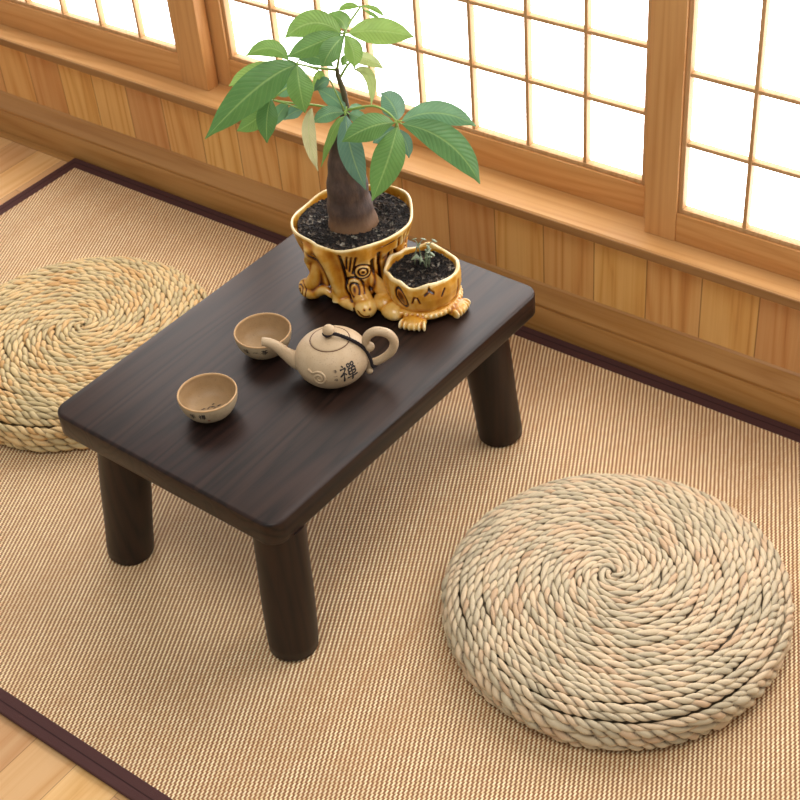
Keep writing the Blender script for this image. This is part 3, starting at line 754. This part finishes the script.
# weak seedling in the small pot
M_seed = mat_plain('grey_green_seedling', C(124,138,112), .5, noise=200, amp=.3)
b = MB(); r_ = random.Random(4)
for k in range(9):
    a = k*2.4; h = .020+.024*r_.random(); lean = .006+.012*r_.random(); ox, oy = SX-.006+.01*math.cos(k), SY+.012+.008*math.sin(k*1.7)
    p0 = Vector((ox, oy, .057)); p2 = p0+Vector((lean*math.cos(a), lean*math.sin(a), h)); p1 = p0+Vector((0, 0, h*.8))
    pts = [p0*(1-t_)**2+p1*2*t_*(1-t_)+p2*t_*t_ for t_ in (0, .2, .4, .6, .8, 1)]
    b.tube(pts, [.0011, .0010, .0009, .0008, .0007, .0004], 6)
    for q in range(2):
        c = pts[-1-q*2]; b.ball(c, (.0052, .0022, .0009), 8, 6, Matrix.Rotation(a+q*1.2, 3, 'Z') @ Matrix.Rotation(.5, 3, 'Y'))
b.build('seedling', M_seed, plant)

# ------------------------------------------------------------------ tea things
def mat_clay(name, c1, c2, sc=55):
    t = NT(name); co = t.coord(); n = t.noise(co, sc, 4, .6); sp = t.noise(co, 520, 2)
    col = t.mix(n, (*c1, 1), (*c2, 1))
    col = t.mix(t.math('MULTIPLY', t.math('SUBTRACT', sp, .60), 3.0, clamp=True), col, C4(120,96,70))
    t.bsdf(col, .48, .4, t.bump(sp, .12, .001)); return t.m
M_pot = mat_clay('speckled_stoneware', C(196,174,142), C(178,152,118))
M_cup = mat_clay('grey_beige_stoneware', C(190,172,142), C(166,144,112))
M_cupin = mat_clay('toasted_inner_glaze', C(178,150,112), C(150,120,84))
M_rim = mat_plain('brown_rim_clay', C(188,150,104), .5, noise=80)
M_ink = mat_plain('black_brush_ink', C(34,32,34), .6)
M_seal = mat_plain('red_seal_ink', C(150,70,60), .6)
M_line = mat_plain('seam_clay_and_hole_shade', C(92,58,36), .6)
M_cord = mat_cloth('black_braided_cord', C(44,38,40), 600)

def prof_arc(prof):
    s = [0]
    for (r0, z0), (r1, z1) in zip(prof[:-1], prof[1:]): s.append(s[-1]+math.hypot(r1-r0, z1-z0))
    return np.array(s), np.array([p[0] for p in prof]), np.array([p[1] for p in prof])
class Decal:
    """brush strokes laid on a turned surface: (u, v) in metres round / up the wall from a centre"""
    def __init__(s, prof, a0, zc, eps=.00035, inside=False):
        s.S, s.R, s.Z = prof_arc(prof); s.a0 = a0; s.eps = eps; s.inside = inside
        s.sc = float(np.interp(zc, s.Z, s.S)); s.rc = float(np.interp(s.sc, s.S, s.R)); s.b = MB()
    def P(s, u, v):
        q = s.sc+v; r = float(np.interp(q, s.S, s.R)); z = float(np.interp(q, s.S, s.Z))
        r1, z1 = float(np.interp(q+.0008, s.S, s.R)), float(np.interp(q+.0008, s.S, s.Z)); dr, dz = r1-r, z1-z; l = math.hypot(dr, dz) or 1
        e = s.eps*(-1 if s.inside else 1); r += e*dz/l; z -= e*dr/l
        a = s.a0+u/s.rc
        return (r*math.cos(a), r*math.sin(a), z)
    def stroke(s, pts, w, ox=0, oy=0, sc=1.0):
        pts = [np.array(p, float)*sc+np.array([ox, oy]) for p in pts]
        pts = spline(pts, 6) if len(pts) > 2 else [pts[0]+(pts[1]-pts[0])*k/6 for k in range(7)]
        m = len(pts); v = []; f = []
        for i, p in enumerate(pts):
            d = pts[min(i+1, m-1)]-pts[max(i-1, 0)]; d = d/(np.linalg.norm(d)+1e-9); nrm = np.array([-d[1], d[0]])
            t_ = i/(m-1); h = w*sc*.5*(.55+.6*abs(math.cos(2.2*t_*PI*.5+.2)))
            if i == m-1: h *= .35
            v += [s.P(*(p+nrm*h)), s.P(*p), s.P(*(p-nrm*h))]
        for i in range(m-1): f += [(3*i, 3*i+1, 3*i+4, 3*i+3), (3*i+1, 3*i+2, 3*i+5, 3*i+4)]
        s.b.add(v, f)
ZEN = [  # 禪 : unit box
 [(.14,.98),(.24,.88)], [(.02,.76),(.22,.79),(.38,.82)], [(.36,.80),(.22,.56),(.0,.34)], [(.21,.60),(.215,.3),(.20,-.04)], [(.25,.52),(.38,.40)],
 [(.50,.98),(.50,.80)], [(.50,.97),(.66,.985)], [(.66,.98),(.65,.80)], [(.50,.80),(.66,.81)],
 [(.76,.99),(.76,.82)], [(.76,.985),(.94,1.0)], [(.94,1.0),(.92,.83)], [(.76,.82),(.93,.83)],
 [(.50,.70),(.51,.34)], [(.50,.69),(.72,.71),(.95,.73)], [(.95,.73),(.93,.36)], [(.51,.52),(.93,.545)], [(.51,.34),(.93,.37)],
 [(.38,.17),(.7,.20),(1.06,.23)], [(.72,.72),(.72,.4),(.71,-.10)]]
CHA = [  # 茶
 [(.05,.85),(.5,.87),(.98,.90)], [(.34,1.0),(.33,.74)], [(.68,1.02),(.66,.76)], [(.52,.76),(.3,.58),(.0,.42)], [(.52,.74),(.72,.56),(1.02,.42)],
 [(.22,.40),(.5,.42),(.80,.43)], [(.51,.56),(.52,.3),(.50,-.05)], [(.34,.26),(.18,.06)], [(.66,.28),(.84,.10)]]
WEI = [  # 味
 [(.04,.72),(.06,.34)], [(.04,.72),(.30,.75)], [(.30,.75),(.28,.36)], [(.06,.36),(.28,.38)], [(.46,.76),(.88,.80)], [(.40,.52),(.98,.56)],
 [(.67,.98),(.68,.5),(.66,-.04)], [(.64,.50),(.52,.26),(.36,.10)], [(.70,.50),(.84,.28),(1.02,.14)]]
YI = [[(.0,.46),(.5,.50),(1.0,.54)]]
def put(dec, char, u, v, h, w): 
    for st_ in char: dec.stroke(st_, w, u-.5*h, v-.5*h, h)

# teapot
KX, KY, KR = -1.085, 1.155, math.radians(31)
pot = empty('teapot', 'round beige stoneware teapot with black cord and painted black character', 'teapot', (KX, KY, TZ), KR)
body = [(.029,.0),(.0315,.002),(.040,.0085),(.0470,.0175),(.0507,.0275),(.0510,.0350),(.0485,.0440),(.0430,.0520),(.0350,.0582),(.0270,.0618)]
bp = [tuple(p) for p in spline(body, 5)]
b = MB().lathe([(0.0,.0005)]+bp+[(.0262,.0612),(.0255,.0590),(.02,.055)], 96); b.build('body', M_pot, pot)
lid = [(.0261,.0600),(.0262,.0622),(.0240,.0640),(.016,.0668),(.008,.0680),(0,.0683)]
ld = MB().lathe([tuple(p) for p in spline(lid, 4)], 72).build('lid', M_pot, pot)
MB().lathe([(.0254,.0612),(.0270,.0626),(.0276,.0622),(.0272,.0606)], 72).build('seam', M_line, ld)
MB().lathe([(0,.0675),(.0042,.0675),(.0038,.0695),(.0068,.0718),(.0086,.0758),(.0082,.0802),(.0052,.0838),(0,.0849)], 32).build('knob', M_pot, ld)
sp = spline([(-.034,.020,.0155),(-.050,.0265,.0125),(-.062,.036,.0092),(-.074,.0490,.0075),(-.085,.0560,.0066),(-.0935,.0575,.0060)], 6)
b = MB().tube([(p[0], 0, p[1]) for p in sp], [p[2] for p in sp], 24, cap=False)
n0 = len(b.v)-24; tip = Vector((sp[-1][0], 0, sp[-1][1]))
b.tube([tip, tip+Vector((.0003,0,0)), tip+Vector((.014,0,-.002))], [.0060, .0043, .0036], 24, cap=False)
spo = b.build('spout', M_pot, pot)
MB().tube([tip+Vector((.0045,0,-.0004)), tip+Vector((.005,0,-.0004))], .0042, 20).build('spout_hole_shade', M_line, spo)  # dark disc in the bore, painting the shade inside the spout
hp = spline([(.0515,.0500,.0050),(.0485,.0585,.0056),(.0530,.0690,.0062),(.0640,.0755,.0064),(.0790,.0720,.0064),(.0868,.0595,.0062),(.0830,.0430,.0060),(.0690,.0290,.0056),(.0530,.0205,.0060),(.044,.0180,.0066)], 6)
b = MB().tube([(p[0], 0, p[1]) for p in hp], [p[2] for p in hp], 20)
b.ball((.0535,-.001,.0500), (.0066,.0072,.0066)); b.ball((.0505,-.006,.0125), (.0048,.0048,.0048)); b.tube([(.046,0,.0535),(.052,0,.052)], .0045, 14)
b.build('handle', M_pot, pot)
cp = spline([(-.0075,-.002,.0738),(-.001,-.0078,.0735),(.0068,-.004,.0745),(.018,-.0035,.0700),(.030,-.0040,.0640),(.0420,-.0050,.0555),(.0505,-.0060,.0425),(.0540,-.0070,.0310),(.0555,-.0075,.0215),(.060,-.003,.0190)], 8)
b = MB()
for ph in (0, 2*PI/3, 4*PI/3):                              # three plies plaited round each other
    q = []
    for i, p in enumerate(cp): a = ph+i*.85; q.append((p[0]+.0007*math.cos(a), p[1]+.0007*math.sin(a), p[2]+.0010*math.sin(a+1)))
    b.tube(q, .0016, 7)
b.build('cord', M_cord, pot)
A0 = cam_angle(KX, KY)-KR
d = Decal(bp, A0, .0395); put(d, ZEN, .0195, -.001, .0240, .100); d.b.build('painted_character', M_ink, pot)
d = Decal(bp, A0, .0395)
for k, (v_, ch) in enumerate(((.006, CHA), (-.001, YI), (-.0065, WEI))): put(d, ch, .0015, v_-.001, .0045, .10)
d.b.build('small_inscription', M_ink, pot)
dz = Decal(bp, A0, .0375, .0004); sp_ = []
for k in range(60):
    a = 1.9+k*.22; rr = .0012+.0090*k/60; sp_.append(dz.P(-.0215+rr*math.cos(a), -.003+rr*math.sin(a)))
for k in range(1, 7): sp_.append(dz.P(-.0215+.0102*math.cos(1.9+60*.22)-.0015*k, -.003+.0102*math.sin(1.9+60*.22)-.0005*k+.0011*k))
MB().tube(sp_, [.0007+.0010*min(1, k/20) for k in range(len(sp_))], 10).build('spiral_relief', M_pot, pot)

# cups
co_ = [(.0195,0),(.0210,.0015),(.0225,.0035),(.0300,.0080),(.0365,.0175),(.0398,.0280),(.0404,.0352)]
ci_ = [(.0380,.0348),(.0372,.0270),(.0335,.0155),(.0260,.0082),(.0140,.0058),(0,.0052)]
def make_cup(label, loc):
    r_ = empty('teacup', label, 'cup', loc, 0)
    o_ = [tuple(p) for p in spline(co_, 5)]; i_ = [tuple(p) for p in spline(ci_, 5)]
    MB().lathe([(0,.001)]+o_, 72).build('bowl', M_cup, r_)
    bw = MB().lathe(i_, 72).build('inner_glaze', M_cupin, r_)
    MB().lathe([o_[-1],(.0405,.0360),(.0400,.0368),(.0392,.0371),(.0384,.0367),(.0380,.0348)], 72).build('rim', M_rim, r_)
    return r_, o_, i_
c1, o_, i_ = make_cup('small stoneware teacup standing alone nearest the front edge of the table', (-1.178, 1.004, TZ))
A1 = cam_angle(-1.178, 1.004)
d = Decal(o_, A1, .0265); put(d, CHA, -.0265, .0, .0085, .12); put(d, ZEN, -.0130, .0, .0090, .12); d.b.build('painted_characters', M_ink, c1)
d = Decal(o_, A1, .0180)
for k in range(3): d.stroke([(-.0065, -.0012+.0012*k), (-.0030, -.0012+.0012*k)], .0008)
d.b.build('red_seal', M_seal, c1)
b = MB()
for (u0, v0, u1, v1, w_) in ((-.012,.0,-.006,.001,.0018),(-.004,-.002,.0,.003,.0016),(.0,.002,.007,.001,.0018),(.003,.006,.007,.007,.0022),(.009,.000,.015,.003,.0020),(.004,-.003,.008,-.001,.0014)):
    ca, sa = math.cos(A1), math.sin(A1); P = lambda u, v: (u*-sa+(-.003-v)*ca, u*ca+(-.003-v)*sa, .0066)
    dx, dy = u1-u0, v1-v0; l = math.hypot(dx, dy); nx, ny = -dy/l*w_/2, dx/l*w_/2
    b.add([P(u0+nx*.4, v0+ny*.4), P(u0-nx*.4, v0-ny*.4), P((u0+u1)/2-nx, (v0+v1)/2-ny), P(u1-nx*.3, v1-ny*.3), P(u1+nx*.3, v1+ny*.3), P((u0+u1)/2+nx, (v0+v1)/2+ny)], [(0,1,2,3,4,5)])
b.build('inner_brush_marks', M_ink, c1, smooth=False)
c2, o_, i_ = make_cup('small stoneware teacup behind the spout of the teapot', (-1.202, 1.146, TZ))
A2 = cam_angle(-1.202, 1.146)
d = Decal(o_, A2, .0275); put(d, WEI, -.0290, 0, .0085, .12); put(d, YI, -.0150, 0, .0070, .14); put(d, CHA, -.0020, 0, .0090, .12); d.b.build('painted_characters', M_ink, c2)
for o in (c1, c2): o['group'] = 'stoneware teacups on the low table'
# ------------------------------------------------------------------ light
wd = bpy.data.worlds.new('room_daylight'); scene.world = wd; wd.use_nodes = True
bg = wd.node_tree.nodes['Background']; bg.inputs[0].default_value = (1.0, .96, .91, 1); bg.inputs[1].default_value = .46
def area(name, loc, target, size, power, color=(1,1,1)):
    l = bpy.data.lights.new(name, 'AREA'); l.shape = 'RECTANGLE'; l.size, l.size_y = size; l.energy = power; l.color = color
    o = bpy.data.objects.new(name, l); COL.objects.link(o); o.location = loc
    o.rotation_euler = (Vector(target)-Vector(loc)).to_track_quat('-Z', 'Y').to_euler(); return o
area('overhead_fill', (-.6, .3, 2.6), (-1.1, 1.2, 0), (1.2, 1.2), 24, (1, .95, .88))  # unseen soft area light, added as warm fill from the camera side
